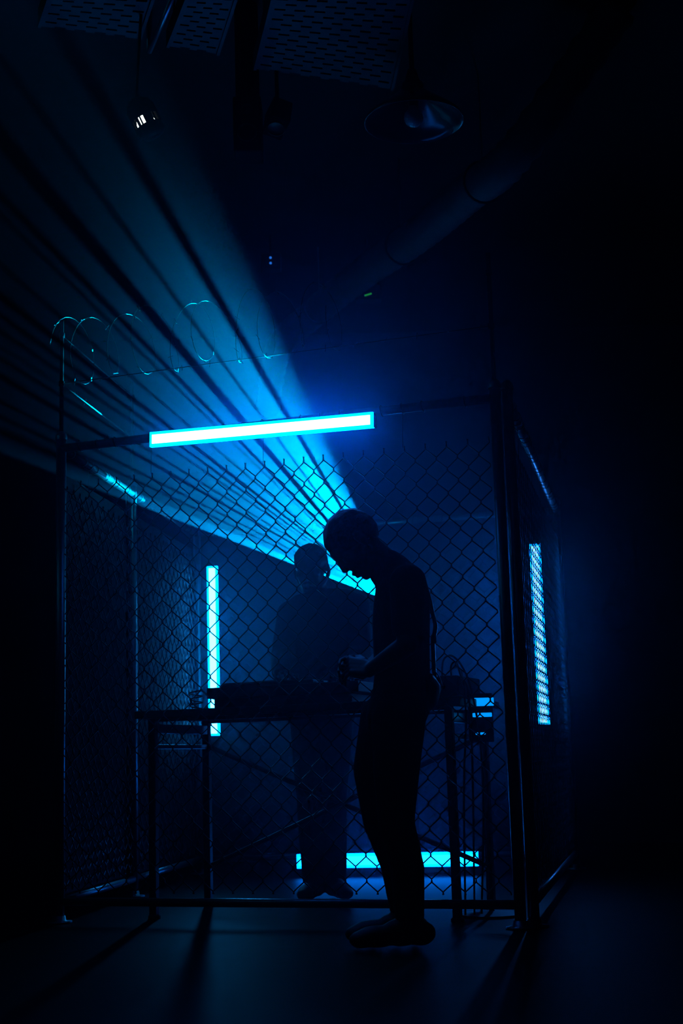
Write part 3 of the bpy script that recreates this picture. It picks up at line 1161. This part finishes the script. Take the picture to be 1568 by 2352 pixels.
# two speakers on a ceiling pole
sp0 = at(570, 300, 5.5)
spk = thing('hanging_speaker', 'tall black speaker hanging from a ceiling pole beside the grey trays', 'speaker', Vector((sp0.x, sp0.y, RH)))
MB().bevel_box(sp0, (0.115, 0.14, 0.24), None, 0.008).build('cabinet', M_FELT, spk)
MB().tube([Vector((sp0.x, sp0.y, sp0.z + 0.12)), Vector((sp0.x, sp0.y, RH - 0.005))], 0.05, 14).build('pole', M_FELT, spk)
for dz, r in ((-0.04, 0.042), (0.06, 0.025)):
    MB().lathe(sp0 + Vector((0, -0.071, dz)), [(r, 0.0), (r * 0.95, 0.004), (r * 0.6, -0.008), (0.001, -0.012)], 20, (X, Z, -Yx)).build('driver', M_RUBBER, spk, True)
sp1 = at(637, 272, 5.6)
spt = thing('spot_lamp', 'small tilted black spot lamp beside the hanging speaker', 'lamp', Vector((sp1.x, sp1.y, RH)))
t2 = Euler((math.radians(-20), math.radians(14), math.radians(20))).to_matrix()
MB().bevel_box(sp1, (0.085, 0.12, 0.115), (t2 @ X, t2 @ Yx, t2 @ Z), 0.006).build('housing', M_FELT, spt)
MB().tube([sp1 + Z * 0.05, Vector((sp1.x, sp1.y, RH - 0.005))], 0.009, 8).build('drop_rod', M_BLACKM, spt)
MB().lathe(sp1 - (t2 @ Z) * 0.058, [(0.001, 0.0), (0.036, 0.0), (0.040, -0.006), (0.036, -0.008)], 20, (t2 @ X, t2 @ Yx, t2 @ Z)).build('lens', M_BLACKP, spt, True)


# perforated ceiling trays: each slit a hole between bars
def tray(label, corners, rows, cols, slit_w=0.55, slit_h=0.34):
    """corners: four points (near a, near b, far b, far a) on the tray's underside."""
    a, b, c, d = [Vector(p) for p in corners]
    root = thing('perforated_tray', label, 'tray', (a + b + c + d) / 4, 'perforated trays under the ceiling')
    up = Z * 0.012

    def P2(u, v):
        return (a.lerp(b, u)).lerp(d.lerp(c, u), v)
    mb = MB()

    def cell(u0, u1, v0, v1):
        q = [P2(u0, v0), P2(u1, v0), P2(u1, v1), P2(u0, v1)]
        mb.add(q + [p + up for p in q], [(3, 2, 1, 0), (4, 5, 6, 7), (0, 1, 5, 4), (1, 2, 6, 5), (2, 3, 7, 6), (3, 0, 4, 7)])
    for r in range(rows):
        v0, v1 = r / rows, (r + 1) / rows
        vm0, vm1 = v0 + (v1 - v0) * (1 - slit_h), v1
        cell(0, 1, v0, vm0)
        off = 0.5 if r % 2 else 0.0
        edges = [0.0]
        for k_ in range(-1, cols + 1):
            s0 = (k_ + off + (1 - slit_w) / 2) / cols
            s1 = s0 + slit_w / cols
            if s0 > 0.02 and s1 < 0.98:
                edges += [s0, s1]
        edges.append(1.0)
        for q in range(0, len(edges), 2):
            cell(edges[q], edges[q + 1], vm0, vm1)
    mb.build('perforated_sheet', M_TRAY, root)
    for (p, q) in ((a, d), (b, c)):
        dd = (q - p).normalized()
        MB().box((p + q) / 2 + Z * 0.03, (0.012, (q - p).length, 0.075), (dd.cross(Z), dd, Z)).build('side_flange', M_TRAY, root)
    for u, v in ((0.05, 0.15), (0.95, 0.15), (0.05, 0.85), (0.95, 0.85)):
        p = P2(u, v)
        MB().tube([p + up, Vector((p.x, p.y, RH))], 0.005, 6).build('hanger_rod', M_STEEL, root)
    return root


TRZ = 3.38


def on_z(px, py, z):
    d = ray(px, py)
    return EYE + d * ((z - EYE.z) / d.z)


tray('grey perforated tray between the lantern and the hanging speaker', (on_z(450, -60, TRZ), on_z(560, -60, TRZ), on_z(500, 124, TRZ), on_z(385, 106, TRZ)), 16, 3)
tray('wide grey perforated tray between the hanging speaker and the pendant lamp', (on_z(640, -60, TRZ), on_z(960, -60, TRZ), on_z(900, 205, TRZ), on_z(585, 158, TRZ)), 20, 7)
tray('grey perforated tray in the darkest ceiling corner above the lantern', (on_z(130, -60, TRZ), on_z(370, -60, TRZ), on_z(320, 90, TRZ), on_z(90, 60, TRZ)), 12, 5)
pp = on_z(402, -20, 3.33), on_z(343, 118, 3.33)
pipe = thing('conduit', 'thin steel conduit running beside the narrow perforated tray', 'pipe', pp[1])
MB().tube([pp[0], pp[1]], 0.011, 8).build('tube', M_STEEL, pipe, True)
MB().tube([pp[1], Vector((pp[1].x, pp[1].y, RH))], 0.011, 8).build('drop', M_STEEL, pipe, True)

# flexible air duct slanting down from the ceiling
_d0 = at(1190, 345, 5.9)
_d1 = at(640, 800, 9.4)
dpts = smooth_pts([Vector((_d0.x + 0.42, _d0.y - 0.30, RH - 0.005)), _d0, at(1080, 440, 6.3), at(960, 540, 6.9), at(830, 630, 7.6), at(720, 720, 8.5), _d1, Vector((_d1.x - 0.12, RY1 - 0.005, _d1.z - 0.22))], 14)
duct = thing('air_duct', 'ribbed flexible air duct slanting across the ceiling behind the cage', 'duct', dpts[0])
rad = [0.085 + 0.007 * (1 if i % 2 else -1) for i in range(len(dpts))]
MB().tube(dpts, rad, 20).build('hose', M_DUCT, duct, True)
for i in (24, 46, 68):
    p = dpts[i]
    t_ = (dpts[i + 1] - dpts[i - 1]).normalized()
    e1 = t_.orthogonal().normalized()
    e2 = t_.cross(e1)
    MB().tube([p + (e1 * math.cos(a) + e2 * math.sin(a)) * 0.096 for a in [2 * math.pi * q / 20 for q in range(20)]], 0.006, 6, closed=True).build('clamp', M_BLACKM, duct)
    MB().tube([p + Z * 0.09, Vector((p.x, p.y, RH))], 0.004, 6).build('hanger', M_STEEL, duct)

# small devices with indicator lights under the ceiling
g = at(845, 676, 8.2)
dev = thing('signal_box', 'small black box with a green indicator, hung above the rear of the cage', 'box', Vector((g.x, g.y, RH)))
MB().bevel_box(g + Vector((0, 0.06, 0.02)), (0.16, 0.1, 0.09), None, 0.006).build('case', M_BLACKP, dev)
MB().bevel_box(g + Vector((0.0, 0.005, 0)), (0.045, 0.006, 0.010), (Vector((0.95, 0, 0.28)).normalized(), Yx, Vector((-0.28, 0, 0.95)).normalized()), 0.002).build('indicator', E_GREEN, dev)
MB().tube([g + Vector((0, 0.06, 0.06)), Vector((g.x, g.y + 0.06, RH))], 0.008, 8).build('drop_rod', M_BLACKM, dev)
g = at(621, 597, 8.1)
dev = thing('signal_box', 'small black box with two stacked blue indicator dots', 'box', Vector((g.x, g.y, RH)))
MB().bevel_box(g + Vector((0, 0.05, 0)), (0.12, 0.08, 0.1), None, 0.006).build('case', M_BLACKP, dev)
for dz in (-0.017, 0.017):
    MB().lathe(g + Vector((0, 0.008, dz)), [(0.0075, 0.0), (0.0065, 0.004), (0.001, 0.006)], 12, (X, Z, -Yx)).build('indicator', E_BLUE, dev)
MB().tube([g + Vector((0, 0.05, 0.05)), Vector((g.x, g.y + 0.05, RH))], 0.008, 8).build('drop_rod', M_BLACKM, dev)
